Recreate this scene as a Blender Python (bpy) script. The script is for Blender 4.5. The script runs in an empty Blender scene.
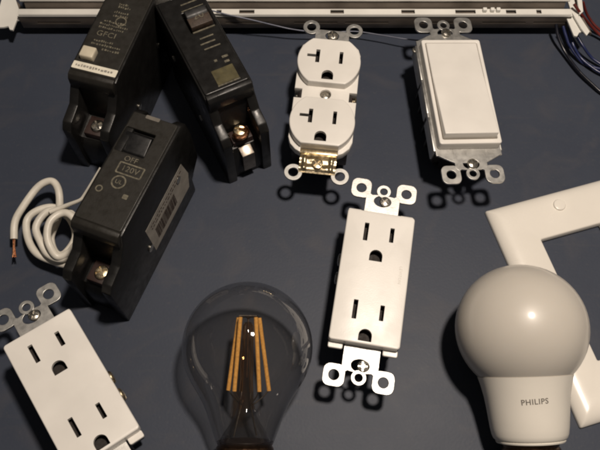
import bpy, bmesh, math, random
from mathutils import Matrix, Vector, noise
random.seed(7)
S = 0.001                      # everything is modelled in millimetres
scene = bpy.context.scene
C = scene.collection
PI = math.pi

# ------------------------------------------------------------------ materials
def nt(name):
    m = bpy.data.materials.new(name); m.use_nodes = True
    t = m.node_tree; t.nodes.clear()
    out = t.nodes.new('ShaderNodeOutputMaterial')
    return m, t, out

def pbr(name, col, rough=.5, metal=0., var=.06, scale=120., bump=0., bscale=900., spec=.5, rvar=.08, sss=0., coat=0., mottle=None):
    m, t, out = nt(name)
    N, L = t.nodes, t.links
    b = N.new('ShaderNodeBsdfPrincipled'); L.new(b.outputs[0], out.inputs[0])
    b.inputs['Metallic'].default_value = metal
    b.inputs['Specular IOR Level'].default_value = spec
    tc = N.new('ShaderNodeTexCoord')
    n1 = N.new('ShaderNodeTexNoise'); n1.inputs['Scale'].default_value = scale; n1.inputs['Detail'].default_value = 6
    L.new(tc.outputs['Object'], n1.inputs['Vector'])
    r = N.new('ShaderNodeValToRGB')
    a = mottle or col
    r.color_ramp.elements[0].position = .3; r.color_ramp.elements[1].position = .7
    r.color_ramp.elements[0].color = [max(0, c*(1-var)) for c in a] + [1]
    r.color_ramp.elements[1].color = [min(1, c*(1+var*.5)) for c in col] + [1]
    L.new(n1.outputs['Fac'], r.inputs[0]); L.new(r.outputs[0], b.inputs['Base Color'])
    n2 = N.new('ShaderNodeTexNoise'); n2.inputs['Scale'].default_value = scale*2.3; n2.inputs['Detail'].default_value = 4
    L.new(tc.outputs['Object'], n2.inputs['Vector'])
    mr = N.new('ShaderNodeMapRange'); mr.inputs['From Min'].default_value = .3; mr.inputs['From Max'].default_value = .7
    mr.inputs['To Min'].default_value = max(.02, rough-rvar); mr.inputs['To Max'].default_value = min(1, rough+rvar)
    L.new(n2.outputs['Fac'], mr.inputs['Value']); L.new(mr.outputs[0], b.inputs['Roughness'])
    if bump:
        n3 = N.new('ShaderNodeTexNoise'); n3.inputs['Scale'].default_value = bscale; n3.inputs['Detail'].default_value = 3
        L.new(tc.outputs['Object'], n3.inputs['Vector'])
        bp = N.new('ShaderNodeBump'); bp.inputs['Strength'].default_value = bump; bp.inputs['Distance'].default_value = .0003
        L.new(n3.outputs['Fac'], bp.inputs['Height']); L.new(bp.outputs[0], b.inputs['Normal'])
    if sss:
        b.inputs['Subsurface Weight'].default_value = sss
        b.inputs['Subsurface Radius'].default_value = (1, .8, .6)
        b.inputs['Subsurface Scale'].default_value = .004
    if coat:
        b.inputs['Coat Weight'].default_value = coat; b.inputs['Coat Roughness'].default_value = .15
    return m

WHITE   = pbr('white_plastic', (.80, .77, .72), .36, var=.09, scale=38, bump=.06, bscale=1500)
WHITE2  = pbr('white_plastic_matte', (.76, .72, .65), .5, var=.06, scale=60)
PLATEW  = pbr('wall_plate_plastic', (.81, .77, .70), .24, var=.04, scale=40, rvar=.05)
GALV    = pbr('galvanised_steel', (.62, .61, .58), .42, metal=1, var=.10, scale=160, bump=.04, bscale=1600, rvar=.05)
GALVB   = pbr('bright_zinc_steel', (.62, .61, .585), .47, metal=1, var=.16, scale=300, bump=.14, bscale=1500, rvar=.08)
SCREWM  = pbr('screw_steel', (.55, .52, .46), .28, metal=1, var=.2, scale=500)
BRASS   = pbr('brass', (.66, .55, .37), .34, metal=1, var=.2, scale=420, bump=.08, bscale=700)
COPPER  = pbr('copper', (.85, .42, .22), .28, metal=1, var=.2, scale=500)
BODY    = pbr('dark_back_body', (.018, .015, .014), .5, var=.3, scale=120)
BODYR   = pbr('brown_back_body', (.028, .014, .011), .5, var=.3, scale=120)
SLOT    = pbr('slot_shade', (.012, .007, .004), .7, var=.3, scale=300)  # near-black colour stands in for the shade inside the slots
BLACK   = pbr('black_phenolic', (.008, .0078, .0076), .36, var=.45, scale=90, bump=.12, bscale=1200, rvar=.1, mottle=(.014, .013, .012), spec=.42)
BLACKD  = pbr('dusty_black_face', (.016, .0148, .0125), .52, var=.4, scale=150, bump=.2, bscale=1300, rvar=.12, mottle=(.028, .025, .02), spec=.35)
HANDLE  = pbr('handle_black', (.005, .005, .0055), .45, var=.3, scale=200)
INK     = pbr('pale_ink', (.145, .13, .092), .6, var=.6, scale=700)
INKB    = pbr('bright_ink', (.55, .52, .46), .5, var=.3, scale=700)
INKD    = pbr('grey_print', (.15, .135, .115), .6, var=.2, scale=600)
INKF    = pbr('faint_emboss', (.60, .56, .50), .45, var=.1, scale=600)
STICK   = pbr('tan_sticker', (.30, .275, .24), .6, var=.25, scale=160)
STICKB  = pbr('brown_barcode', (.05, .032, .022), .6, var=.5, scale=900)
STICKW  = pbr('ivory_sticker', (.74, .70, .58), .55, var=.12, scale=220)
OLIVE   = pbr('olive_sticker', (.085, .072, .03), .5, var=.4, scale=240)
BUTTON  = pbr('ivory_button', (.58, .52, .40), .4, var=.1, scale=200)
DOME    = pbr('frosted_dome', (.59, .55, .49), .42, var=.04, scale=30, sss=.25, rvar=.04, coat=.45)
COLLAR  = pbr('white_collar', (.76, .72, .645), .40, var=.04, scale=50)
FIXW    = pbr('white_enamel', (.80, .785, .735), .34, var=.12, scale=40)
FIXD    = pbr('shaded_enamel', (.155, .128, .105), .5, var=.35, scale=60)  # white enamel again, with shade on wall and recesses put into the colour
WIREW   = pbr('white_insulation', (.70, .66, .58), .42, var=.12, scale=160)
WIREK   = pbr('black_insulation', (.010, .011, .018), .3, var=.3, scale=160)
WIREB   = pbr('blue_insulation', (.018, .026, .09), .32, var=.3, scale=160)
WIRER   = pbr('red_insulation', (.12, .016, .012), .38, var=.3, scale=160)
WIREG   = pbr('grey_wire', (.14, .15, .20), .35, var=.3, scale=200)
FILAM   = pbr('amber_phosphor', (.95, .46, .11), .35, var=.28, scale=900, bump=.3, bscale=1500, coat=.4)
STEMM   = pbr('support_metal', (.30, .26, .22), .35, metal=1, var=.2, scale=400)
BASEK   = pbr('dark_base_metal', (.16, .10, .065), .34, metal=1, var=.4, scale=300)

def glass(name, tint, gain):
    m, t, out = nt(name); N, L = t.nodes, t.links
    lw = N.new('ShaderNodeLayerWeight'); lw.inputs['Blend'].default_value = .5
    p = N.new('ShaderNodeMath'); p.operation = 'POWER'; p.inputs[1].default_value = 3.2
    L.new(lw.outputs['Facing'], p.inputs[0])
    ma = N.new('ShaderNodeMath'); ma.operation = 'MULTIPLY_ADD'; ma.inputs[1].default_value = .80; ma.inputs[2].default_value = gain
    ma.use_clamp = True
    L.new(p.outputs[0], ma.inputs[0])
    tr = N.new('ShaderNodeBsdfTransparent'); tr.inputs[0].default_value = (*tint, 1)
    gl = N.new('ShaderNodeBsdfGlossy'); gl.inputs['Roughness'].default_value = .035
    mx = N.new('ShaderNodeMixShader')
    L.new(ma.outputs[0], mx.inputs[0]); L.new(tr.outputs[0], mx.inputs[1]); L.new(gl.outputs[0], mx.inputs[2])
    L.new(mx.outputs[0], out.inputs[0])
    return m
GLASS = glass('thin_bulb_glass', (.86, .85, .84), .075)
GLASSI = glass('stem_glass', (.86, .68, .50), .16)  # brown tint paints in the reflection seen along the stem

def table_mat():
    m, t, out = nt('slate_table_top'); N, L = t.nodes, t.links
    b = N.new('ShaderNodeBsdfPrincipled'); L.new(b.outputs[0], out.inputs[0])
    tc = N.new('ShaderNodeTexCoord')
    n = N.new('ShaderNodeTexNoise'); n.inputs['Scale'].default_value = 9; n.inputs['Detail'].default_value = 8; n.inputs['Roughness'].default_value = .65
    L.new(tc.outputs['Object'], n.inputs['Vector'])
    r = N.new('ShaderNodeValToRGB')
    r.color_ramp.elements[0].position = .3; r.color_ramp.elements[0].color = (.0365, .0445, .0655, 1)
    r.color_ramp.elements[1].position = .72; r.color_ramp.elements[1].color = (.048, .057, .080, 1)
    L.new(n.outputs['Fac'], r.inputs[0])
    # fine dust and scuffs
    v = N.new('ShaderNodeTexNoise'); v.inputs['Scale'].default_value = 420; v.inputs['Detail'].default_value = 3
    L.new(tc.outputs['Object'], v.inputs['Vector'])
    r2 = N.new('ShaderNodeValToRGB'); r2.color_ramp.elements[0].position = .61; r2.color_ramp.elements[1].position = .8
    r2.color_ramp.elements[0].color = (0, 0, 0, 1); r2.color_ramp.elements[1].color = (.35, .35, .35, 1)
    L.new(v.outputs['Fac'], r2.inputs[0])
    mx = N.new('ShaderNodeMix'); mx.data_type = 'RGBA'
    L.new(r2.outputs[0], mx.inputs[0]); L.new(r.outputs[0], mx.inputs[6]); mx.inputs[7].default_value = (.085, .085, .09, 1)
    mp = N.new('ShaderNodeMapping'); mp.inputs['Rotation'].default_value = (0, 0, .5); mp.inputs['Scale'].default_value = (14, 190, 1)
    L.new(tc.outputs['Object'], mp.inputs[0])
    sc = N.new('ShaderNodeTexNoise'); sc.inputs['Scale'].default_value = 1.0; sc.inputs['Detail'].default_value = 5
    L.new(mp.outputs[0], sc.inputs['Vector'])
    r3 = N.new('ShaderNodeValToRGB'); r3.color_ramp.elements[0].position = .6; r3.color_ramp.elements[1].position = .75
    r3.color_ramp.elements[0].color = (0, 0, 0, 1); r3.color_ramp.elements[1].color = (.30, .30, .30, 1)
    L.new(sc.outputs['Fac'], r3.inputs[0])
    mx2 = N.new('ShaderNodeMix'); mx2.data_type = 'RGBA'
    L.new(r3.outputs[0], mx2.inputs[0]); L.new(mx.outputs[2], mx2.inputs[6]); mx2.inputs[7].default_value = (.07, .07, .078, 1)
    sm = N.new('ShaderNodeTexNoise'); sm.inputs['Scale'].default_value = 26; sm.inputs['Detail'].default_value = 5; sm.inputs['Distortion'].default_value = 1.6
    L.new(tc.outputs['Object'], sm.inputs['Vector'])
    r4 = N.new('ShaderNodeValToRGB'); r4.color_ramp.elements[0].position = .52; r4.color_ramp.elements[1].position = .78
    r4.color_ramp.elements[0].color = (0, 0, 0, 1); r4.color_ramp.elements[1].color = (.85, .85, .85, 1)
    L.new(sm.outputs['Fac'], r4.inputs[0])
    mx3 = N.new('ShaderNodeMix'); mx3.data_type = 'RGBA'
    L.new(r4.outputs[0], mx3.inputs[0]); L.new(mx2.outputs[2], mx3.inputs[6]); mx3.inputs[7].default_value = (.062, .064, .078, 1)
    L.new(mx3.outputs[2], b.inputs['Base Color'])
    mr = N.new('ShaderNodeMapRange'); mr.inputs['From Min'].default_value = .3; mr.inputs['From Max'].default_value = .7
    mr.inputs['To Min'].default_value = .46; mr.inputs['To Max'].default_value = .56
    L.new(n.outputs['Fac'], mr.inputs['Value']); L.new(mr.outputs[0], b.inputs['Roughness'])
    b.inputs['Specular IOR Level'].default_value = .25
    bp = N.new('ShaderNodeBump'); bp.inputs['Strength'].default_value = .12; bp.inputs['Distance'].default_value = .0004
    v2 = N.new('ShaderNodeTexNoise'); v2.inputs['Scale'].default_value = 700; v2.inputs['Detail'].default_value = 3
    L.new(tc.outputs['Object'], v2.inputs['Vector'])
    L.new(v2.outputs['Fac'], bp.inputs['Height']); L.new(bp.outputs[0], b.inputs['Normal'])
    return m

# ------------------------------------------------------------------ mesh helpers (mm)
def ngon(cx, cy, r, n=24, rot=0., sx=1., sy=1.):
    return [(cx+sx*r*math.cos(rot+2*PI*k/n), cy+sy*r*math.sin(rot+2*PI*k/n)) for k in range(n)]
def rrect(x0, y0, x1, y1, r=1., n=5):
    p = []
    for cx, cy, a in ((x1-r, y1-r, 0), (x0+r, y1-r, PI/2), (x0+r, y0+r, PI), (x1-r, y0+r, 1.5*PI)):
        for k in range(n+1):
            t = a+PI/2*k/n; p.append((cx+r*math.cos(t), cy+r*math.sin(t)))
    return p
def chamf(cx, cy, hx, hy, c):
    return [(cx+hx, cy-hy+c), (cx+hx, cy+hy-c), (cx+hx-c, cy+hy), (cx-hx+c, cy+hy), (cx-hx, cy+hy-c), (cx-hx, cy-hy+c), (cx-hx+c, cy-hy), (cx+hx-c, cy-hy)]

def eval_mesh(o):
    dg = bpy.context.evaluated_depsgraph_get(); dg.update()
    return bpy.data.meshes.new_from_object(o.evaluated_get(dg))

def prism_mesh(outlines, z0, z1, bevel=0., res=2):
    cu = bpy.data.curves.new('tmp', 'CURVE'); cu.dimensions = '2D'; cu.fill_mode = 'BOTH'
    for pts in outlines:
        sp = cu.splines.new('POLY'); sp.points.add(len(pts)-1)
        for p, q in zip(sp.points, pts): p.co = (q[0], q[1], 0, 1)
        sp.use_cyclic_u = True
    cu.extrude = max((z1-z0)/2-bevel, 0.0005); cu.bevel_depth = bevel; cu.bevel_resolution = res
    cu.offset = -bevel
    o = bpy.data.objects.new('tmp', cu); C.objects.link(o)
    me = eval_mesh(o)
    bpy.data.objects.remove(o); bpy.data.curves.remove(cu)
    me.transform(Matrix.Translation((0, 0, (z0+z1)/2)))
    return me

def text_mesh(body, size, extrude=.04, spacing=1., bold=0.):
    cu = bpy.data.curves.new('tmp', 'FONT'); cu.body = body; cu.size = size; cu.extrude = extrude
    cu.align_x = 'CENTER'; cu.align_y = 'CENTER'; cu.space_character = spacing; cu.offset = bold
    o = bpy.data.objects.new('tmp', cu); C.objects.link(o)
    me = eval_mesh(o)
    bpy.data.objects.remove(o); bpy.data.curves.remove(cu)
    return me

class MB:
    def __init__(s): s.bm = bmesh.new()
    def add(s, me, M=None):
        if M is not None: me.transform(M)
        s.bm.from_mesh(me); bpy.data.meshes.remove(me); return s
    def prism(s, outlines, z0, z1, bevel=0., M=None, res=2): return s.add(prism_mesh(outlines, z0, z1, bevel, res), M)
    def text(s, body, size, M, extrude=.04, spacing=1.): return s.add(text_mesh(body, size, extrude, spacing), M)
    def box(s, x0, y0, z0, x1, y1, z1, bevel=0., M=None, seg=2):
        b = bmesh.new(); bmesh.ops.create_cube(b, size=1)
        b.transform(Matrix.Translation(((x0+x1)/2, (y0+y1)/2, (z0+z1)/2)) @ Matrix.Diagonal((x1-x0, y1-y0, z1-z0, 1)))
        if bevel: bmesh.ops.bevel(b, geom=b.edges[:], offset=bevel, segments=seg, affect='EDGES', profile=.5)
        me = bpy.data.meshes.new('t'); b.to_mesh(me); b.free(); return s.add(me, M)
    def extr(s, prof, x0, x1, bevel=0., M=None, seg=2):
        """profile in (y,z) extruded along x"""
        b = bmesh.new()
        a = [b.verts.new((x0, y, z)) for y, z in prof]; c = [b.verts.new((x1, y, z)) for y, z in prof]
        b.faces.new(a[::-1]); b.faces.new(c)
        n = len(prof)
        for i in range(n): b.faces.new((a[i], a[(i+1) % n], c[(i+1) % n], c[i]))
        bmesh.ops.recalc_face_normals(b, faces=b.faces[:])
        if bevel: bmesh.ops.bevel(b, geom=b.edges[:], offset=bevel, segments=seg, affect='EDGES', profile=.5)
        me = bpy.data.meshes.new('t'); b.to_mesh(me); b.free(); return s.add(me, M)
    def lathe(s, prof, n=32, M=None):
        """profile [(r,z)] about z, ends with r=0 are closed"""
        b = bmesh.new(); rings = []
        for r, z in prof:
            if r < 1e-6: rings.append([b.verts.new((0, 0, z))])
            else: rings.append([b.verts.new((r*math.cos(2*PI*k/n), r*math.sin(2*PI*k/n), z)) for k in range(n)])
        for A, B in zip(rings, rings[1:]):
            for k in range(n):
                q = (k+1) % n
                if len(A) == 1 and len(B) == 1: continue
                if len(A) == 1: b.faces.new((A[0], B[q], B[k]))
                elif len(B) == 1: b.faces.new((A[k], A[q], B[0]))
                else: b.faces.new((A[k], A[q], B[q], B[k]))
        bmesh.ops.recalc_face_normals(b, faces=b.faces[:])
        me = bpy.data.meshes.new('t'); b.to_mesh(me); b.free(); return s.add(me, M)
    def tube(s, pts, r, n=12, sub=6, M=None, r2=None):
        P = [Vector(p) for p in pts]
        if sub > 1 and len(P) > 2:
            Q = []
            for i in range(len(P)-1):
                p0 = P[max(i-1, 0)]; p1 = P[i]; p2 = P[i+1]; p3 = P[min(i+2, len(P)-1)]
                for k in range(sub):
                    t = k/sub
                    Q.append(.5*((2*p1)+(p2-p0)*t+(2*p0-5*p1+4*p2-p3)*t*t+(3*p1-p0-3*p2+p3)*t**3))
            Q.append(P[-1]); P = Q
        b = bmesh.new(); rings = []; T0 = (P[1]-P[0]).normalized()
        nrm = T0.orthogonal().normalized()
        for i, p in enumerate(P):
            T = (P[min(i+1, len(P)-1)]-P[max(i-1, 0)]).normalized()
            nrm = (nrm-T*nrm.dot(T)).normalized(); bn = T.cross(nrm)
            rr = r if r2 is None else r+(r2-r)*i/(len(P)-1)
            rings.append([b.verts.new(p+rr*(math.cos(2*PI*k/n)*nrm+math.sin(2*PI*k/n)*bn)) for k in range(n)])
        for A, B in zip(rings, rings[1:]):
            for k in range(n): b.faces.new((A[k], A[(k+1) % n], B[(k+1) % n], B[k]))
        b.faces.new(rings[0][::-1]); b.faces.new(rings[-1])
        bmesh.ops.recalc_face_normals(b, faces=b.faces[:])
        me = bpy.data.meshes.new('t'); b.to_mesh(me); b.free(); return s.add(me, M)
    def mesh(s, name='m'):
        me = bpy.data.meshes.new(name); s.bm.to_mesh(me); s.bm.free(); return me
    def build(s, name, mat, parent=None, M=None, angle=35, smooth=True):
        me = s.mesh(name)
        return link(me, name, mat, parent, M, angle, smooth)

def link(me, name, mat, parent=None, M=None, angle=35, smooth=True):
    if M is not None: me.transform(M)
    me.transform(Matrix.Scale(S, 4)); me.name = name
    me.materials.clear(); me.materials.append(mat)
    if smooth:
        me.shade_smooth(); me.set_sharp_from_angle(angle=math.radians(angle))
    o = bpy.data.objects.new(name, me); C.objects.link(o)
    if parent is not None: o.parent = parent
    return o

def boolean(me, cutter, op='DIFFERENCE'):
    a = bpy.data.objects.new('a', me); b = bpy.data.objects.new('b', cutter); C.objects.link(a); C.objects.link(b)
    md = a.modifiers.new('b', 'BOOLEAN'); md.operation = op; md.object = b; md.solver = 'EXACT'
    r = eval_mesh(a)
    bpy.data.objects.remove(a); bpy.data.objects.remove(b); bpy.data.meshes.remove(me); bpy.data.meshes.remove(cutter)
    return r

def T(x, y, z): return Matrix.Translation((x, y, z))
def RX(a): return Matrix.Rotation(a, 4, 'X')
def RY(a): return Matrix.Rotation(a, 4, 'Y')
def RZ(a): return Matrix.Rotation(a, 4, 'Z')

def thing(name, label, cat, M, group=None):
    o = bpy.data.objects.new(name, None); C.objects.link(o)
    o.empty_display_size = .01
    loc = M.to_translation()
    o.location = loc*S; o.rotation_euler = M.to_euler()
    o['label'] = label; o['category'] = cat
    if group: o['group'] = group
    return o
def tag(o, label, cat=None, group=None):
    o['label'] = label
    if cat: o['category'] = cat
    if group: o['group'] = group
    return o

def pose(x, y, z, yaw, p, r, bw, bl):
    """frame of a device whose strap plane passes through (x,y,z); D = depth so that its back just rests on the table"""
    R = RZ(yaw) @ RX(p) @ RY(r)
    D = (z-(abs(R[2][0])*bw+abs(R[2][1])*bl))/R[2][2]
    return T(x, y, z) @ R @ T(0, 0, -D), D

# ------------------------------------------------------------------ small hardware
def screw(parent, x, y, z, r=2.9, h=1.5, rot=.4, mat=None, M=None, name='screw', shank=6, cross=True):
    m = MB().lathe([(0, -shank), (r*.5, -shank), (r*.5, 0), (r, 0), (r, h*.45), (r*.86, h*.8), (r*.5, h), (0, h*1.05)], 24).mesh()
    c = MB().box(-r*.8, -r*.15, h*.35, r*.8, r*.15, h*3)
    me = boolean(m, c.mesh())
    if cross: me = boolean(me, MB().box(-r*.15, -r*.8, h*.35, r*.15, r*.8, h*3).mesh())
    return link(me, name, mat or SCREWM, parent, (M or Matrix()) @ T(x, y, z) @ RZ(rot))

def cut_slots(me, outlines, z0, z1):
    for o in outlines: me = boolean(me, prism_mesh([o], z0, z1))
    return me

def dshape(cx, cy, w, h):
    r = w/2; p = [(cx-r, cy-h/2), (cx+r, cy-h/2)]
    for k in range(11):
        a = PI*k/10; p.append((cx+r*math.cos(a), cy-h/2+(h-r)+r*math.sin(a)))
    return p

def outlet_slots(cy, tslot=False):
    """blade slots at cy, ground below"""
    s = [rrect(-7.45, cy-4.7, -5.25, cy+4.7, .2, 2), rrect(5.3, cy-3.8, 7.4, cy+3.8, .2, 2), dshape(0, cy-11.6, 6.3, 5.9)]
    if tslot:
        s[0] = [(-7.5, cy-4.2), (-5.3, cy-4.2), (-5.3, cy+4.2), (-7.5, cy+4.2), (-7.5, cy+.95), (-12.2, cy+.95), (-12.2, cy-.75), (-7.5, cy-.75)]
        s[1] = rrect(5.4, cy-3.9, 7.4, cy+3.9, .2, 2)
    return s

def decora_strap(parent, z, mat, bridge=8.6, wide=None, name='mounting_strap'):
    """yoke with four plaster ears, two centre rings and two screw slots; one outline"""
    m = MB()
    zz = (z-1.25, z-.05)
    m.box(-bridge+.3, -31, z-1.22, bridge-.3, 31, z-.06)
    for s in (1, -1):
        for sx in (1, -1):
            m.prism([rrect(sx*11.54-5.1, s*48.3-5.3, sx*11.54+5.1, s*48.3+5.3, 3.2, 4), ngon(sx*11.54, s*48.3, 2.55, 20)], *zz, .15)
        m.prism([ngon(0, s*47.9, 3.6, 22), ngon(0, s*47.9, 1.9, 18)], z-1.1, z+.05, .15)
        # neck joining ears, ring and the plate under the face, with the oval screw slot
        neck = [(-bridge, s*30), (-bridge, s*44.6), (-6.9, s*46.2), (-5.6, s*45.3), (-3.2, s*45.6), (3.2, s*45.6), (5.6, s*45.3), (6.9, s*46.2), (bridge, s*44.6), (bridge, s*30)]
        m.prism([neck, ngon(0, s*42.3, 3.1, 24, 0, 1.42, 1.0)], z-1.2, z-.02, .12)
    if wide:
        w = wide
        m.prism([[(-w, -37), (w, -37), (w, 37), (-w, 37)]], z-1.3, z-.1, .1)
        for s in (1, -1):
            m.prism([[(-w, s*36.5), (w, s*36.5), (8.4, s*41.5), (-8.4, s*41.5)][::s]], z-1.28, z-.08, .1)
    return m.build(name, mat, parent)

def terminal(parent, x, y, z, side, mat=BRASS):
    """binding screw in the side of the body, with its clamp plate"""
    M = T(x, y, z) @ RY(side*PI/2)
    s = screw(parent, 0, 0, .6, r=3.3, h=1.7, rot=.7*y, mat=mat, M=M, name='terminal_screw', cross=False)
    MB().box(-3.2, -4.2, -.6, 3.8, 4.2, .5, .2, M=M).build('clamp_plate', mat, s)
    return s

def back_body(parent, D, w, l, mat):
    """moulded back: stepped box with recesses along the sides"""
    m = MB()
    m.box(-w, -l, 8, w, l, D-1.5, .8)
    m.box(-w+3.5, -l+2.5, 0, w-3.5, l-2.5, 10, 1.2)
    for s in (1, -1):
        for y in (-16, -6.5, 6.5, 16): m.box(s*(w-.4)-.9, y-1, 3, s*(w-.4)+.9, y+1, D-3, .3)
        m.box(-9, s*(l-.4)-1.2, 2, 9, s*(l-.4)+1.2, D-5, .5)
    return m.build('back_body', mat, parent)

# ------------------------------------------------------------------ decorator receptacles
def decora_outlet(label, x, y, z, yaw, p, r, strap_mat, brand=False):
    M, D = pose(x, y, z, yaw, p, r, 12.1, 28)
    t = thing('duplex_receptacle', label, 'outlet', M, 'rectangular white duplex outlets')
    zf = D
    me = prism_mesh([rrect(-16.65, -33.35, 16.65, 33.35, 1.6)], zf, zf+6.2, .7, 3)
    me = boolean(me, prism_mesh([rrect(-14.6, -31, 14.6, 31, 1)], zf-2, zf+4.4))
    me = cut_slots(me, outlet_slots(19.84+2.4)+outlet_slots(-19.84+2.4), zf-2, zf+9)
    link(me, 'face', WHITE, t)
    # dark sheet added so the slots look shaded inside
    MB().box(-14, -31, zf+.02, 14, 31, zf+.5).build('slot_shade_backing', SLOT, t)
    for s in (1, -1):
        for sx in (1, -1):
            MB().prism([rrect(sx*12.9-3.5, s*34.2-2.0, sx*12.9+3.5, s*34.2+1.4, .9)], zf-.6, zf+1.4, .4).build('corner_tab', WHITE, t)
    decora_strap(t, zf, strap_mat)
    for s in (1, -1): screw(t, 1.2, s*42.3, zf-.5, r=2.75, h=1.6, rot=.5+s*.4, mat=SCREWM)
    back_body(t, D, 15.6, 30.5, BODY)
    for sx, ys in ((-1, (11, 1.2)), (1, (-1.2, -11))):
        for yy in ys: terminal(t, sx*15.6, yy, D-9, sx, BRASS if sx > 0 else SCREWM)
    if brand:
        MB().text('LEVITON', 2.0, T(12.6, 2.6, zf+6.2) @ RZ(-PI/2), .05, 1.15).build('moulded_lettering', INKF, t)
    return t

decora_outlet('white rectangular outlet with shiny bright metal ears, standing upright between the two bulbs', 34.91, 128.1, 26.1, -.165, .045, .019, GALVB, True)
decora_outlet('white rectangular outlet with dull grey ears, angled beside the clear filament bulb', -101.56, 73.44, 32.35, .609, -.034, .054, GALV)

# ------------------------------------------------------------------ rocker switch
def rocker_switch():
    M, D = pose(85.16, 233.0, 29.62, .079, .002, .095, 12, 28)
    t = thing('rocker_switch', 'white rocker light switch with grey metal strap, above the wall plate', 'light switch', M)
    zf = D
    me = prism_mesh([rrect(-16.65, -33.35, 16.65, 33.35, 1.4), rrect(-14.7, -30.6, 14.7, 31.2, .8)[::-1]], zf, zf+5.6, .6, 3)
    link(me, 'frame', WHITE, t)
    MB().box(-14.9, -30.8, zf+.2, 14.9, 31.4, zf+3.2).build('frame_floor', WHITE2, t)
    MB().extr([(-30.0, zf+3), (30.8, zf+3), (30.8, zf+5.9), (8, zf+6.3), (-29.6, zf+9.6)], -14.3, 14.3, .55, seg=3).build('rocker', WHITE, t, angle=50)
    st = decora_strap(t, zf, GALV, wide=17.6)
    for sx in (1, -1):
        m = MB()
        m.box(sx*17.9-.5, -33.5, zf-3.5, sx*17.9+.45, 33.5, zf-.5, .2)
        for y0, y1 in ((-34, -13), (-10.5, 9), (11, 34)):
            m.box(sx*17.9-.6, y0, zf-9 if y0 < 20 else zf-6, sx*17.9+.6, y1, zf-.4, .3)
        m.build('side_flange', GALV, t)
    for s in (1, -1): screw(t, .6, s*42.3, zf-.3, r=2.9, h=1.7, rot=.9+s, mat=SCREWM)
    back_body(t, D, 14.5, 29.5, BODY)
    for yy in (-9, 9): terminal(t, 14.5, yy, D-13, 1, BRASS)
    screw(t, -17.9, 32.5, zf-3.0, r=2.0, h=1.2, M=Matrix(), name='ground_screw', mat=SCREWM)
    return t
rocker_switch()

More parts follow.
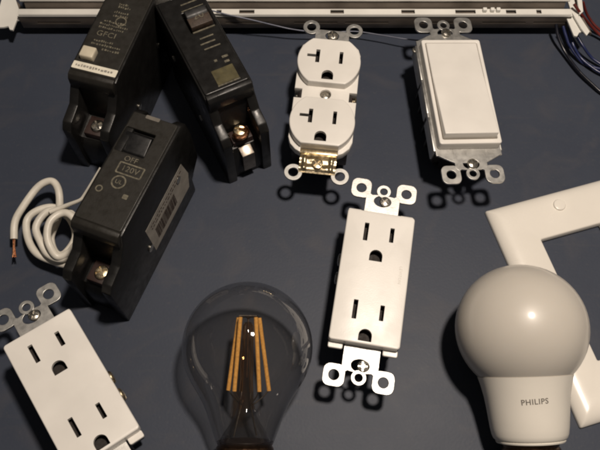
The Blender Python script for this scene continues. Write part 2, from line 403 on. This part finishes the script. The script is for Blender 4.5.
# ------------------------------------------------------------------ 20 A duplex receptacle
def duplex():
    M, D = pose(13.7, 233.6, 26.4, -.11, .029, .008, 12, 28)
    t = thing('duplex_receptacle', 'white outlet with two rounded faces, T-shaped slots and a brass clip', 'outlet', M)
    zf = D
    for s in (1, -1):
        cy = s*19.05
        o = [(x, y+cy) for x, y in ngon(0, 0, 17.3, 72)]
        o = [(x, min(max(y, cy-14.2), cy+14.2)) for x, y in o]
        q = []
        for pnt in o:
            if not q or (abs(pnt[0]-q[-1][0])+abs(pnt[1]-q[-1][1])) > .05: q.append(pnt)
        # drop the inner points of the flats
        q = [pnt for i, pnt in enumerate(q) if not (abs(abs(pnt[1]-cy)-14.2) < 1e-3 and abs(q[i-1][1]-pnt[1]) < 1e-4 and abs(q[(i+1) % len(q)][1]-pnt[1]) < 1e-4)]
        me = prism_mesh([q], zf+1, zf+8, .7, 3)
        me = boolean(me, prism_mesh([rrect(-14, cy-11.5, 14, cy+11.5, 4)], zf-2, zf+6.2))
        me = cut_slots(me, outlet_slots(cy+2.4, True), zf-2, zf+11)
        f = link(me, 'receptacle_face', WHITE, t)
    MB().box(-14, -31, zf-4, 14, 31, zf+1.2).build('slot_shade_backing', SLOT, t)  # dark block added behind both faces as painted slot shade
    hw = 17.0
    half = [(hw, -27.5), (hw, -2.9), (12.9, -2.9), (12.9, 2.9), (hw, 2.9), (hw, 27.5), (15.6, 31.5), (12.6, 34.6), (9.8, 36), (9.8, 33)]
    out = half+[(-x, y) for x, y in half[::-1]]
    low = [(-9.8, -33), (-9.8, -36), (-12.6, -34.6), (-15.6, -31.5)]
    out = [(9.8, -33), (9.8, -36), (12.6, -34.6), (15.6, -31.5)]+out+[(-15.6, -31.5), (-12.6, -34.6), (-9.8, -36), (-9.8, -33)]
    me = prism_mesh([out, ngon(0, .6, 3.0, 24)], zf-2.2, zf+3.0, .45, 2)
    for s in (1, -1):
        me = boolean(me, prism_mesh([rrect(-13, s*19.05-10.5, 13, s*19.05+10, 1)], zf-4, zf+6))
    link(me, 'cover', WHITE, t)
    screw(t, 0, .6, zf+.8, r=2.7, h=1.2, rot=.3, mat=SCREWM, name='centre_rivet', cross=False)
    m = MB()
    m.box(-9.3, -31, zf-1.22, 9.3, 31, zf-.06)
    for s in (1, -1):
        for sx in (1, -1):
            m.prism([ngon(sx*12.22, s*46.6, 4.75, 28), ngon(sx*12.22, s*46.6, 2.6, 22)], zf-1.25, zf-.05, .15)
        neck = [(-9.6, s*30), (-9.6, s*43.5), (-7.5, s*45.3), (7.5, s*45.3), (9.6, s*43.5), (9.6, s*30)]
        m.prism([neck, ngon(0, s*41.6, 3.0, 22, 0, 1.3, 1)], zf-1.2, zf-.02, .12)
    m.build('mounting_strap', GALV, t)
    screw(t, .3, 41.6, zf-.2, r=3.0, h=1.7, rot=.2, mat=SCREWM)
    # crumpled self-grounding brass clip and its screw
    b = bmesh.new(); bmesh.ops.create_grid(b, x_segments=26, y_segments=14, size=1)
    for v in b.verts:
        x, y = v.co.x*9.6, -41.2+v.co.y*5.2
        v.co = (x, y, zf+.8+.45*noise.noise((x*.3, y*.3, 2.))+.12*noise.noise((x*.9, y*.9, 5.))+(.9 if abs(x) > 6.3 and abs(x) < 7.7 else 0)*(abs(y+41.2) < 4.2)-(.7 if y < -45 else 0)+.35*math.cos(y*1.3))
    ext = bmesh.ops.extrude_face_region(b, geom=b.faces[:])
    for v in [g for g in ext['geom'] if isinstance(g, bmesh.types.BMVert)]: v.co.z = zf-.02
    bmesh.ops.recalc_face_normals(b, faces=b.faces[:])
    me = bpy.data.meshes.new('clip'); b.to_mesh(me); b.free()
    clip = link(me, 'grounding_clip', BRASS, t, angle=60)
    MB().box(-10, -36.1, zf+.2, 10, -33.6, zf+2.4, .4).build('clip_bridge', BRASS, clip)
    screw(clip, 0, -41.6, zf+1.2, r=3.1, h=1.6, rot=.8, mat=BRASS)
    back_body(t, D, 15.0, 31, BODYR)
    for sx in (1, -1):
        for yy in (-9.5, 4.5): terminal(t, sx*15.0, yy, D-7.5, sx, BRASS if sx > 0 else SCREWM)
duplex()

# ------------------------------------------------------------------ wall plate
def wall_plate():
    yaw = .284
    W, L = 77.5, 120.0
    M = T(100.4, 177.0, 0) @ RZ(yaw)
    t = thing('wall_plate', 'white single-gang wall plate lying flat partly under the frosted bulb', 'wall plate', M)
    # body as rings from rim to crown to opening, so the bevel is broad and soft
    ox0, oy0, ox1, oy1 = 20.6, -25.0-67.8, 20.6+35.2, -25.0
    def ring(i, z, r): return [(x, y, z) for x, y in rrect(i, -L+i, W-i, -i, r, 4)]
    def hole(i, z, r): return [(x, y, z) for x, y in rrect(ox0-i, oy0-i, ox1+i, oy1+i, r, 4)]
    rings = [ring(0, 0, .9), ring(0, 1.6, .9), ring(.35, 2.4, .9), ring(1.3, 3.5, 1.0), ring(2.8, 4.6, 1.2), ring(4.6, 5.3, 1.4), ring(6.8, 5.7, 1.6), ring(9.5, 5.8, 2),
             hole(.8, 5.8, 1.0), hole(.3, 5.6, .8), hole(0, 5.2, .7), hole(0, 1, .7)]
    b = bmesh.new(); V = [[b.verts.new(p) for p in r] for r in rings]; n = len(V[0])
    for A, B in zip(V, V[1:]):
        for k in range(n): b.faces.new((A[k], A[(k+1) % n], B[(k+1) % n], B[k]))
    bmesh.ops.recalc_face_normals(b, faces=b.faces[:])
    me = bpy.data.meshes.new('plate'); b.to_mesh(me); b.free()
    for y in (-9.1, -L+9.1):
        me = boolean(me, None) if False else me
    link(me, 'plate', PLATEW, t, angle=40)
    for y in (-9.3, -L+9.3):
        MB().lathe([(0, 4), (3.3, 4), (3.3, 6.3), (3.0, 6.75), (2.2, 6.95), (0, 7.0)], 28, T(38.2, y, 0)).build('screw', PLATEW, t)
wall_plate()

# ------------------------------------------------------------------ bulbs
def axis_frame(c, d):
    """local z runs from the dome centre towards the screw base"""
    z = Vector(d).normalized(); x = Vector((1, 0, 0)); x = (x-z*x.dot(z)).normalized(); y = z.cross(x)
    return T(*c) @ Matrix((x, y, z)).transposed().to_4x4()

def screw_base(parent, A, t0, mat, r=13.1, name='screw_base'):
    prof = [(r-1.5, t0), (r, t0+.3)]
    z = t0+2.0
    for k in range(5):
        prof += [(r-.9, z), (r-.1, z+1.1), (r, z+1.7), (r-.1, z+2.3), (r-.9, z+3.3)]; z += 3.6
    prof += [(r-1.5, z), (r-5, z+3.0), (5.2, z+3.6), (5.0, z+4.8), (0, z+5.2)]
    return MB().lathe(prof, 40, A).build(name, mat, parent, angle=60)

def frosted_bulb():
    c = (103.0, 102.6, 30.2); tilt = .265
    A = T(0, 0, c[2]) @ axis_frame((0, 0, 0), (.035, -math.cos(tilt), -math.sin(tilt)))
    t = thing('light_bulb', 'frosted white light bulb with printed collar resting on the wall plate', 'light bulb', T(c[0], c[1], 0))
    R = 30.2
    prof = [(0, -R*.985)]
    for k in range(1, 25):
        a = -PI/2+k*(PI/2+.80)/24
        prof.append((R*math.cos(a), R*math.sin(a)*(.985 if a < 0 else 1.)))
    ts = prof[-1][1]
    prof.append((prof[-1][0]-.9, ts+.1))
    MB().lathe(prof, 72, A).build('dome', DOME, t, angle=30)
    col = [(19.5, ts-.4), (21.5, ts-.05), (21.3, ts+.5), (20.3, ts+4), (19.2, ts+9), (18.5, ts+14), (18.0, ts+18.5), (17.5, ts+23), (17.0, ts+25.8), (16.4, ts+27.4), (15.6, ts+28.2), (15.2, ts+28.4), (15.5, ts+28.8), (15.2, ts+29.4), (13, ts+29.6), (12, ts+29.6)]
    cl = MB().lathe(col, 72, A).build('collar', COLLAR, t, angle=30)
    screw_base(t, A, ts+29.4, BASEK)
    # printed lettering wrapped round the collar
    me = text_mesh('PHILIPS', 3.35, .03, 1.12, .05)
    tz = ts+10.6
    def rad(z):
        for (r0, z0), (r1, z1) in zip(col[1:], col[2:]):
            if z0 <= z <= z1: return r0+(r1-r0)*(z-z0)/(z1-z0)
        return 17.
    rot = .05; a0 = LETTER_ANG
    # local frame: x ~ world +x, y = z cross x ; outward-up direction is the one with largest world z
    for v in me.vertices:
        x = v.co.x*math.cos(rot)-v.co.y*math.sin(rot); y = v.co.x*math.sin(rot)+v.co.y*math.cos(rot)
        z = tz-y; r = rad(z)+.04+v.co.z; a = a0+UPS*x/rad(tz)
        v.co = (r*math.cos(a), r*math.sin(a), z)
    link(me, 'lettering', INKD, cl, A)
def up_angle(A):
    """angle about local z whose radial direction points most upwards in the world"""
    return max((k*PI/180 for k in range(360)), key=lambda a: (A.to_3x3() @ Vector((math.cos(a), math.sin(a), 0))).z)
A_ = axis_frame((0, 0, 0), (.035, -math.cos(.265), -math.sin(.265)))
ua = up_angle(A_)
e = A_.to_3x3() @ Vector((-math.sin(ua), math.cos(ua), 0))
UPS = 1 if e.x > 0 else -1
LETTER_ANG = ua-UPS*.13
frosted_bulb()

def clear_bulb():
    c = (-24.2, 93.9, 30.0); tilt = .27
    A = T(0, 0, c[2]) @ axis_frame((0, 0, 0), (-.015, -math.cos(tilt), -math.sin(tilt)))
    t = thing('light_bulb', 'clear glass bulb with four amber filaments lying on the table', 'light bulb', T(c[0], c[1], 0))
    R = 30.0; prof = [(0, -R)]
    for k in range(1, 23):
        a = -PI/2+k*(PI/2+.45)/22; prof.append((R*math.cos(a), R*math.sin(a)))
    prof += [(24.9, 17), (22.3, 21), (19.9, 25), (18.0, 29), (16.5, 33), (15.3, 36.5), (14.2, 39.5), (13.4, 41.5), (13.1, 42.6)]
    MB().lathe(prof, 80, A).build('glass_globe', GLASS, t, angle=60)
    st = MB().lathe([(0, -11.5), (1.6, -11.2), (2.5, -9.6), (2.8, -4), (2.6, 2), (3.1, 8), (2.9, 14), (3.3, 20), (3.5, 25), (4.2, 28)], 28, A).build('glass_stem', GLASSI, t, angle=60)
    MB().lathe([(4.3, 28), (4.8, 30.5), (7.0, 34.5), (9.8, 38.5), (11.9, 42.6)], 28, A).build('stem_flare', GLASS, st, angle=60)
    st2 = MB()
    # support wires and crossbars at the top and the foot of the filaments
    top = [(-3.4, 3.0), (3.7, 3.0), (-4.8, -3.0), (5.0, -3.0)]
    bot = [(-5.2, 3.6), (6.2, 4.6), (-8.6, -3.2), (10.2, -3.6)]
    zt, zb = -14.0, 20.0
    st2.tube([(0, 0, 14), (0, 0, zt+.8)], .45, 8, 1)
    for (x, y) in top: st2.tube([(0, 0, zt+1.0), (x*.6, y*.6, zt-.4), (x, y, zt+.6)], .35, 8, 4)
    for (x, y) in bot: st2.tube([(x, y, zb-.5), (x*.7, y*.6, zb+3), (x*.25, y*.2, zb+6.5)], .35, 8, 4)
    st2.tube([(-4, 3, zt), (4, 3, zt)], .5, 8, 1); st2.tube([(-4, -3, zt), (4, -3, zt)], .5, 8, 1)
    st2.tube([(-1.5, 0, 24), (-3.4, 2, 32), (-5, 3, 40)], .4, 8, 4); st2.tube([(1.5, 0, 24), (3.2, -2, 32), (5, -3, 40)], .4, 8, 4)
    st2.build('filament_support', STEMM, t, A)
    for (x, y), (u, w) in zip(top, bot):
        MB().tube([(x, y, zt+.6), (u, w, zb)], .95, 10, 1, A).build('filament', FILAM, t)
    MB().lathe([(0, 41.4), (11.4, 41.8), (11.6, 43.2)], 32, A).build('insulating_disc', BODYR, t)
    screw_base(t, A, 42.0, BASEK)
clear_bulb()

# ------------------------------------------------------------------ circuit breakers
def breaker(label, x, y, yaw, roll, w=26., L=88., H=58., handle=(52, 66), mat_face=BLACKD, hx=None, Y=22, low=0., tmat=None):
    h = w/2
    R = RZ(yaw) @ RY(roll)
    lift = abs(math.sin(roll))*h
    M = T(x, y, lift) @ R
    t = thing('circuit_breaker', label, 'circuit breaker', M, 'black plug-in circuit breakers')
    wall = [(0, 0), (0, 37), (3, 41), (min(13, Y-7), 43), (Y-2, H-7), (Y, H-.3), (Y+4, H), (L-6, H), (L-2, H-4), (L, H-16), (L, 20), (L-10, 12), (L-10, 0)]
    core = [(2.2, 1), (2.2, 20), (5, 25), (Y-4, 27), (Y-2.5, H-12), (Y+.5, H-2.2), (L-8, H-2.2), (L-3, H-14), (L-3, 22), (L-12, 12), (L-12, 1)]
    m = MB()
    m.extr(wall, -h, -h+5.2, .7); m.extr(wall, h-5.2, h, .7)
    m.extr(core, -h+4.4, h-4.4, .0)
    m.box(-h+3, 4, .5, h-3, 14, 12, .5)
    m.build('housing', BLACK, t, angle=30)
    # front panel with the handle opening, proud of the walls
    (hl, hr), (h0, h1) = hx or (-h+6.5, h-6.5), handle
    me = prism_mesh([rrect(-h+1.0, Y+1.5, h-1.0, L-6.5, 1.2), rrect(hl, h0, hr, h1, .6)[::-1]], H-1.8, H+.9, .5)
    link(me, 'front_panel', mat_face, t)
    MB().extr([(Y-3.4, H-7), (Y+1.6, H-7), (Y+2, H+.2), (Y+.8, H+1.2), (Y-1.4, H+.8), (Y-3.0, H-1.4)], -h+.8, h-.8, .5).build('front_lip', mat_face, t)
    # rocker handle, thrown to the far side
    hm = MB().extr([(h0+.8, H-3), (h1-.8, H-3), (h1-1.0, H+2.0-low), (h1-2.4, H+5.2-low*1.5), (h1-6.0, H+4.4-low*1.5), (h0+2, H-.6-low*.3)], hl+.8, hr-.8, .6, seg=3)
    hd = hm.build('handle', HANDLE, t)
    # terminal: clamp, screw, and the two feet
    tr = MB().box(-5.6, 5.5, 20, 5.6, min(16.5, Y-5), 29.4, .5).build('terminal_clamp', BODYR, t)
    screw(tr, .6, 10.8, 29.6, r=3.6, h=2.0, rot=.7, mat=tmat or BRASS)
    for sx in (1, -1):
        MB().lathe([(0, 0), (2.1, 0), (2.1, .5), (1.2, .7), (0, .35)], 18, T(sx*h, 34, 20) @ RY(sx*PI/2)).build('rivet', SCREWM, t)
        MB().lathe([(0, 0), (2.1, 0), (2.1, .5), (1.2, .7), (0, .35)], 18, T(sx*h, 70, 30) @ RY(sx*PI/2)).build('rivet', SCREWM, t)
    return t, M, H+.9

def flat(x, y, z, rot=0): return T(x, y, z) @ RZ(rot)

# front breaker, with the coiled white lead
B3 = dict(x=-99.0, y=120.2, yaw=-.373, roll=-.03)
b3, M3, Z3 = breaker('black breaker with coiled white lead and a tan sticker on its side', w=26, L=91, handle=(61.8, 75.5), hx=(-11.3, 4.2), low=3.2, **B3)
ink = MB()
ink.text('OFF', 3.9, flat(-.7, 59, Z3+.02), .04, 1.05)
ink.prism([rrect(-5.2, 50.6, 8.2, 57.0, .8), rrect(-4.5, 51.3, 7.5, 56.3, .5)[::-1]], Z3-.02, Z3+.05)
ink.text('120V', 4.2, flat(1.5, 53.8, Z3+.02), .04, 1.05)
ink.prism([ngon(-.8, 46.4, 3.6, 32), ngon(-.8, 46.4, 2.85, 32)], Z3-.02, Z3+.05)
ink.text('UL', 3.0, flat(-.8, 46.4, Z3+.02), .04)
ink.prism([ngon(-7.9, 40.3, 1.8, 20), ngon(-7.9, 40.3, 1.2, 20)], Z3-.02, Z3+.05)
ink.build('printed_marking', INK, b3)
MB().prism([rrect(4.4, 39.2, 7.0, 41.6, .4)], Z3-.02, Z3+.06).build('test_mark', INK, b3)
MB().prism([rrect(-5, 82.6, 2.4, 84.6, .5)], Z3-.02, Z3+.05).build('worn_mark', INKD, b3)

# GFCI breaker, top left
b1, M1, Z1 = breaker('black breaker with a white test button and ivory strip, furthest left', x=-110.5, y=203.2, yaw=-.28, roll=0., w=26, L=94, handle=(75, 84), tmat=SCREWM)
MB().prism([rrect(-11.9, 24.4, 11.9, 28.8, .5)], Z1-.02, Z1+.25, .05).build('ivory_label', STICKW, b1)
lb = MB()
random.seed(3)
xx = -10.2
while xx < 9.6:
    wd = random.uniform(.5, 1.5); lb.box(xx, 26.0+random.uniform(-.2, .2), Z1+.2, xx+wd, 27.2+random.uniform(-.3, .3), Z1+.3); xx += wd+random.uniform(.3, .6)
lb.build('fine_print', STICK, b1)
MB().box(-9.6, 30.4, Z1-1, -2.2, 37.0, Z1+3.6, .8, seg=3).build('test_button', BUTTON, b1)
ink = MB()
ink.text('GFCI', 4.6, flat(-2.6, 48.3, Z1+.02), .04, 1.1)
def scribble(x0, x1, y, hgt=1.3):
    x = x0
    while x < x1:
        wd = random.uniform(.3, 1.1)
        ink.box(x, y+random.uniform(-.25, .15), Z1-.02, min(x+wd, x1), y+hgt*random.uniform(.45, 1), Z1+.06); x += wd+random.uniform(.3, .7)
for i, y in enumerate((38.6, 41.0, 43.2, 51.8, 54.0, 56.2)):
    scribble(-9+random.uniform(0, 2)+(6 if i == 0 else 0), 6+random.uniform(-3, 2), y)
for i, y in enumerate((60.5, 63.0, 66.5, 68.5)):
    scribble(-5+random.uniform(0, 2), 3+random.uniform(-2, 2), y, 1.7)
ink.prism([ngon(1.5, 58.2, 3.0, 28), ngon(1.5, 58.2, 2.4, 28)], Z1-.02, Z1+.05)
ink.build('printed_marking', INK, b1)

# middle breaker
b2, M2, Z2 = breaker('black breaker with a numbered toggle and copper terminal, beside the duplex outlet', x=-27.4, y=200.5, yaw=.46, roll=0., w=26, L=90, handle=(58, 72), hx=(-3.0, 10.6), mat_face=BLACK, Y=18)
MB().prism([rrect(-3.7, 22.2, 7.9, 31.4, .4)], Z2-.02, Z2+.2).build('olive_label', OLIVE, b2)
m = MB()
m.box(-3.9, 21.2, Z2-.02, 8.0, 22.0, Z2+.25)
for y, x0, x1 in ((45.0, -1.2, 7.6), (48.6, -1.8, 6.4), (52.2, -.6, 6.8)): m.box(x0, y, Z2-.02, x1, y+.8, Z2+.12)
m.box(5.0, 33.4, Z2-.02, 7.6, 34.8, Z2+.06); m.box(5.0, 36.6, Z2-.02, 8.2, 38, Z2+.06); m.box(.4, 36.0, Z2-.02, 2.0, 37.4, Z2+.06)
m.build('printed_marking', INK, b2)
m = MB()
m.box(-2.4, 57.0, Z2+.0, 9.8, 57.8, Z2+.5); m.box(-2.4, 72.4, Z2+.0, 9.8, 73.2, Z2+.5); m.box(-1, 77, Z2, 8, 77.8, Z2+.1)
m.build('toggle_edge', INK, b2)
MB().extr([(59.2, 57.5), (70.4, 57.5), (70.2, 62.0), (59.4, 61.2)], -2.2, 9.8, .4).build('toggle_plate', STICKB, b2)
MB().text('20', 6.0, T(4, 64.9, 61.8) @ RX(.07), .05).build('toggle_number', INK, b2)
m = MB().tube([(-3.6, 9, 31.2), (-3.2, 6, 33), (0, 4.4, 33.4), (3.2, 6.4, 33), (3.4, 9.6, 32), (1.0, 11.6, 32.4)], 1.1, 10, 6)
m.build('copper_stub', COPPER, b2)
MB().extr([(-.6, 8), (1.4, 8), (1.4, 22), (8, 24), (8, 25.5), (-.6, 23)], -3.5, 3.5, .4).build('terminal_lug', STEMM, b2)

# sticker on the right side of the front breaker
px3 = 13.0
stk = [(26.5, 17.5), (20.5, 33), (84, 33), (87.5, 19.5)]
def side_sheet(pts, x, th): return MB().extr(pts, x, x+th)
side_sheet([(36.5, 12), (35.7, 36), (76, 36), (79, 22), (76.4, 11.4)], px3-.02, .12).build('side_sticker', STICK, b3)
mm = MB()
random.seed(11)
for k in range(30):
    y = 42+k*.72; mm.extr([(y, 16.5), (y+random.uniform(.3, .75), 16.5), (y+random.uniform(.3, .75), 26.5), (y, 26.5)], px3+.08, px3+.16)
for r_ in (29.5, 32.0):
    y = 40
    while y < 72:
        wd = random.uniform(.8, 2.6); mm.extr([(y, r_), (y+wd, r_), (y+wd, r_+.9), (y, r_+.9)], px3+.08, px3+.16); y += wd+.8
mm.build('barcode', STICKB, b3)

# coiled white lead of the front breaker (world mm)
WP = {'coil': [(-149.3, 157.2, 9.6), (-149.3, 165.9, 12.0), (-145.7, 173.7, 14.0), (-138.7, 184.5, 16.0), (-132.0, 187.5, 17.0), (-127.1, 182.8, 17.0), (-126.2, 176.1, 15.0), (-128.0, 168.7, 11.0), (-130.6, 160.1, 7.0), (-127.6, 151.4, 6.0), (-122.0, 151.0, 7.0), (-118.6, 158.5, 8.0), (-121.5, 169.2, 10.0), (-129.6, 174.7, 12.0), (-137.9, 172.4, 13.0), (-142.1, 165.4, 13.0), (-141.1, 156.7, 12.0), (-135.1, 149.3, 11.0), (-126.1, 143.7, 11.0), (-118.3, 141.1, 12.0), (-112.7, 145.8, 14.0), (-112.5, 156.1, 16.0), (-116.8, 165.9, 18.0), (-124.2, 169.5, 19.0), (-131.1, 167.2, 19.0), (-134.6, 160.8, 18.0), (-133.2, 152.3, 17.0), (-127.9, 145.5, 16.0), (-120.5, 143.3, 16.0), (-114.2, 149.6, 18.0), (-111.5, 156.5, 20.0), (-116.3, 165.2, 23.0), (-122.4, 165.2, 23.0), (-126.9, 160.7, 23.0), (-128.3, 154.0, 22.0), (-126.5, 147.7, 20.0), (-122.1, 144.1, 18.0), (-116.3, 146.3, 18.0), (-109.2, 151.0, 20.0)], 'tip': [(-148.0, 147.9, 9.0), (-148.6, 152.2, 9.3), (-149.4, 157.8, 9.6)], 'tail': [(-128.1, 166.9, 22.0), (-122.9, 168.7, 23.0), (-117.4, 169.9, 25.0), (-111.6, 170.7, 28.0), (-109.2, 172.5, 30.0), (-104.2, 176.8, 36.0), (-99.2, 181.4, 42.0)]}
inv3 = M3.inverted()
def loc3(pts): return [inv3 @ Vector(p) for p in pts]
random.seed(21)
MB().tube(loc3([(x+random.uniform(-.9, .9), y+random.uniform(-.9, .9), z+random.uniform(-.5, .5)) if 4 < i < 37 else (x, y, z) for i, (x, y, z) in enumerate(WP['coil'])]), 1.95, 14, 7).build('coiled_lead', WIREW, b3, angle=70)
tm = MB()
for k in range(7):
    a = 2*PI*k/6; q = 0 if k == 6 else .5
    pts = [(x+q*math.cos(a)*(1 if i else 1.9)+(random.uniform(-.5, .5) if i == 0 else 0), y+(random.uniform(-1.0, .8) if i == 0 else 0), z+q*math.sin(a)) for i, (x, y, z) in enumerate(WP['tip'])]
    tm.tube(loc3(pts), .27, 8, 4)
tm.build('bare_tip', COPPER, b3, angle=70)
MB().tube(loc3(WP['tail']), 1.3, 12, 7, r2=.5).build('loose_strand', WIREW, b3, angle=70)

# ------------------------------------------------------------------ strip light fixture along the top
def fixture():
    t = thing('strip_fixture', 'long white metal strip light housing lying across the top edge', 'light fixture', T(0, 300, 0))
    x0, x1 = -167., 161.
    y = -2.3
    m = MB()
    m.extr([(y+3.2, 7.2), (y, 7.0), (y-.3, 16.6), (y+.6, 17.3), (y+.9, 16.4), (y+.9, 8.2), (y+3.2, 8.4)], x0, x1, .2)
    front = m.mesh()
    for k in range(9):
        a = x0+10+k*37.5+4*math.sin(k*2.1)
        front = boolean(front, MB().box(a, y-3, 11.6, a+26, y+3, 12.7).mesh())
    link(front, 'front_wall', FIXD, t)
    # lit ledge with punched knock-outs
    led = prism_mesh([[(x0, y-.45), (x1, y-.45), (x1, y+5.0), (x0, y+5.0)]], 17.35, 18.2, .2)
    random.seed(5)
    xs = [(-112, -106), (-70, -66), (-49.5, -46.5), (-36, -27), (18, 26), (60, 68), (92, 104), (122, 128), (140, 143)]
    for a, b_ in xs: led = boolean(led, MB().box(a, y+1.1, 15, b_, y+4.3, 21).mesh())
    link(led, 'ledge', FIXW, t)
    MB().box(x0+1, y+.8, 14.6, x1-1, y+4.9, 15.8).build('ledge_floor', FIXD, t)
    rim = MB().extr([(y-.5, 17.3), (y+.7, 17.3), (y+.7, 19.2), (y-.2, 19.3)], x0+1, x1-1, .15); rim.build('rim', FIXW, t)
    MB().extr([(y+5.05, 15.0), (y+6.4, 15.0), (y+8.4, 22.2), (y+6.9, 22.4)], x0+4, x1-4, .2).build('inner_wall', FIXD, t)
    MB().box(x0+2, y+6.4, 22.5, x1-2, y+62, 24.0, .4).build('top_cover', FIXW, t)
    m = MB()
    for a in (108, 112.5, 116): m.box(a, y+2, 18.2, a+2.4, y+4.2, 20.6, .4)
    m.build('wire_clip', FIXW, t)
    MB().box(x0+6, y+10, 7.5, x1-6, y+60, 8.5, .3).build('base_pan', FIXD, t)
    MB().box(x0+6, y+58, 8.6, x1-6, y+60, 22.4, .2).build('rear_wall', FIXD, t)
    return t
fx = fixture()
inv = T(0, -300, 0)
def tab(pts, z0, z1, name='end_bracket', mat=FIXW, lean=0):
    return MB().prism([[(x, y-300) for x, y in pts]], z0, z1, .25).build(name, mat, fx)
for nm, (pts, z0, z1, mt) in {'left': ([(-179.9, 319.4), (-173.6, 317.8), (-165.4, 298.2), (-168.6, 297.5), (-169.7, 290.0), (-171.6, 290.4), (-172.9, 293.0), (-175.4, 292.2), (-181.3, 291.9)], 13, 14.6, 'w'), 'leftd': ([(-173.7, 314.1), (-171.9, 314.1), (-163.8, 304.9), (-163.0, 299.5), (-166.7, 300.3)], 8, 11.5, 'd'), 'ra': ([(158.3, 298.5), (161.8, 301.9), (166.7, 288.1), (164.2, 287.3), (162.6, 284.6), (160.7, 285.1)], 14, 15.6, 'w'), 'rb': ([(159.5, 315.1), (163.7, 315.1), (164.9, 299.8), (169.6, 286.4), (167.3, 283.5), (164.9, 288.6), (161.0, 301.3)], 16.2, 17.6, 'w'), 'rbd': ([(164.2, 316.0), (166.3, 316.0), (167.5, 300.7), (171.4, 286.5), (170.1, 287.3), (165.4, 300.7)], 13.5, 16, 'd'), 'rc': ([(165.2, 313.3), (168.2, 313.3), (167.2, 299.6), (164.7, 297.3)], 18, 19.6, 'w')}.items(): tab(pts, z0, z1, mat={'w': FIXW, 'd': FIXD}[mt])
for pts, r_, mt in [([(153.0, 296.5, 12.0), (154.6, 290.8, 8.0), (158.8, 282.1, 4.0), (164.9, 269.7, 3.0), (171.8, 260.0, 2.5), (177.9, 253.3, 2.0), (189.2, 246.7, 1.5)], 0.95, 'k'), ([(160.6, 292.0, 12.0), (161.7, 288.5, 9.0), (163.4, 283.4, 7.0), (167.2, 278.4, 4.0), (172.5, 272.6, 3.0), (179.5, 267.2, 2.5), (194.5, 260.4, 2.0)], 0.85, 'b'), ([(156.9, 295.0, 12.0), (158.9, 290.0, 9.0), (161.5, 285.0, 6.0), (168.7, 276.3, 2.0), (176.6, 272.3, 1.5), (185.7, 270.1, 1.5)], 0.9, 'b'), ([(164.7, 290.7, 10.0), (168.4, 283.4, 8.0), (174.2, 277.7, 4.0), (180.9, 272.6, 3.0)], 0.85, 'b'), ([(161.4, 303.0, 22.0), (166.2, 299.0, 18.0), (174.6, 298.3, 9.0), (181.9, 294.8, 4.0), (190.9, 286.6, 2.0)], 0.9, 'r'), ([(168.9, 308.0, 18.0), (174.0, 304.3, 10.0), (182.0, 297.8, 5.0), (194.1, 293.4, 3.0)], 0.8, 'r')]:
    o = MB().tube([inv @ Vector(p) for p in pts], r_, 10, 8).build('lead_wire', {'k': WIREK, 'b': WIREB, 'r': WIRER}[mt], fx, angle=70)
    o['label'] = {'k': 'black lead wire', 'b': 'dark blue lead wire', 'r': 'red lead wire'}[mt]
o = MB().tube([(-61.4, 299.7, 24.0), (-54.8, 297.5, 24.0), (-44.1, 297.2, 20.0), (-29.5, 295.7, 17.0), (-14.9, 294.6, 13.0), (-5.4, 293.6, 11.0), (6.0, 293.4, 9.0), (21.0, 293.8, 8.0), (33.7, 294.2, 8.0), (48.0, 291.6, 8.0), (62.6, 287.8, 9.0), (74.4, 286.3, 9.0)], .42, 8, 8).build('thin_wire', WIREG, None, angle=70)
tag(o, 'thin grey wire running behind the top of the duplex outlet', 'wire')

# ------------------------------------------------------------------ table top
tb = MB().box(-700, -500, -30, 700, 900, 0, 2).build('table_top', table_mat(), None)
tb['kind'] = 'structure'; tb['label'] = 'dark slate blue table top under all the parts'

# ------------------------------------------------------------------ light, world, camera
w = bpy.data.worlds.new('World'); scene.world = w; w.use_nodes = True
bg = w.node_tree.nodes['Background']; bg.inputs[0].default_value = (1.0, .92, .86, 1); bg.inputs[1].default_value = .055
ld = bpy.data.lights.new('ceiling_lamp', 'AREA'); ld.shape = 'DISK'; ld.size = .065; ld.energy = 5.95; ld.color = (1.0, .872, .745)
lo = bpy.data.objects.new('ceiling_lamp', ld); C.objects.link(lo)
lo.location = (.137, .171, .797)
lo.rotation_euler = (0, 0, 0)
cd = bpy.data.cameras.new('camera'); co = bpy.data.objects.new('camera', cd); C.objects.link(co)
cd.sensor_width = 36; cd.lens = 36*746.55/600; cd.clip_start = .01; cd.clip_end = 20
co.location = (0, 0, .3662); co.rotation_euler = (.434, 0, 0)
scene.camera = co
scene.view_settings.view_transform = 'Standard'; scene.view_settings.look = 'None'
scene.view_settings.exposure = 0; scene.view_settings.gamma = 1
scene.cycles.filter_width = 2.3
scene.cycles.max_bounces = 10; scene.cycles.transparent_max_bounces = 16
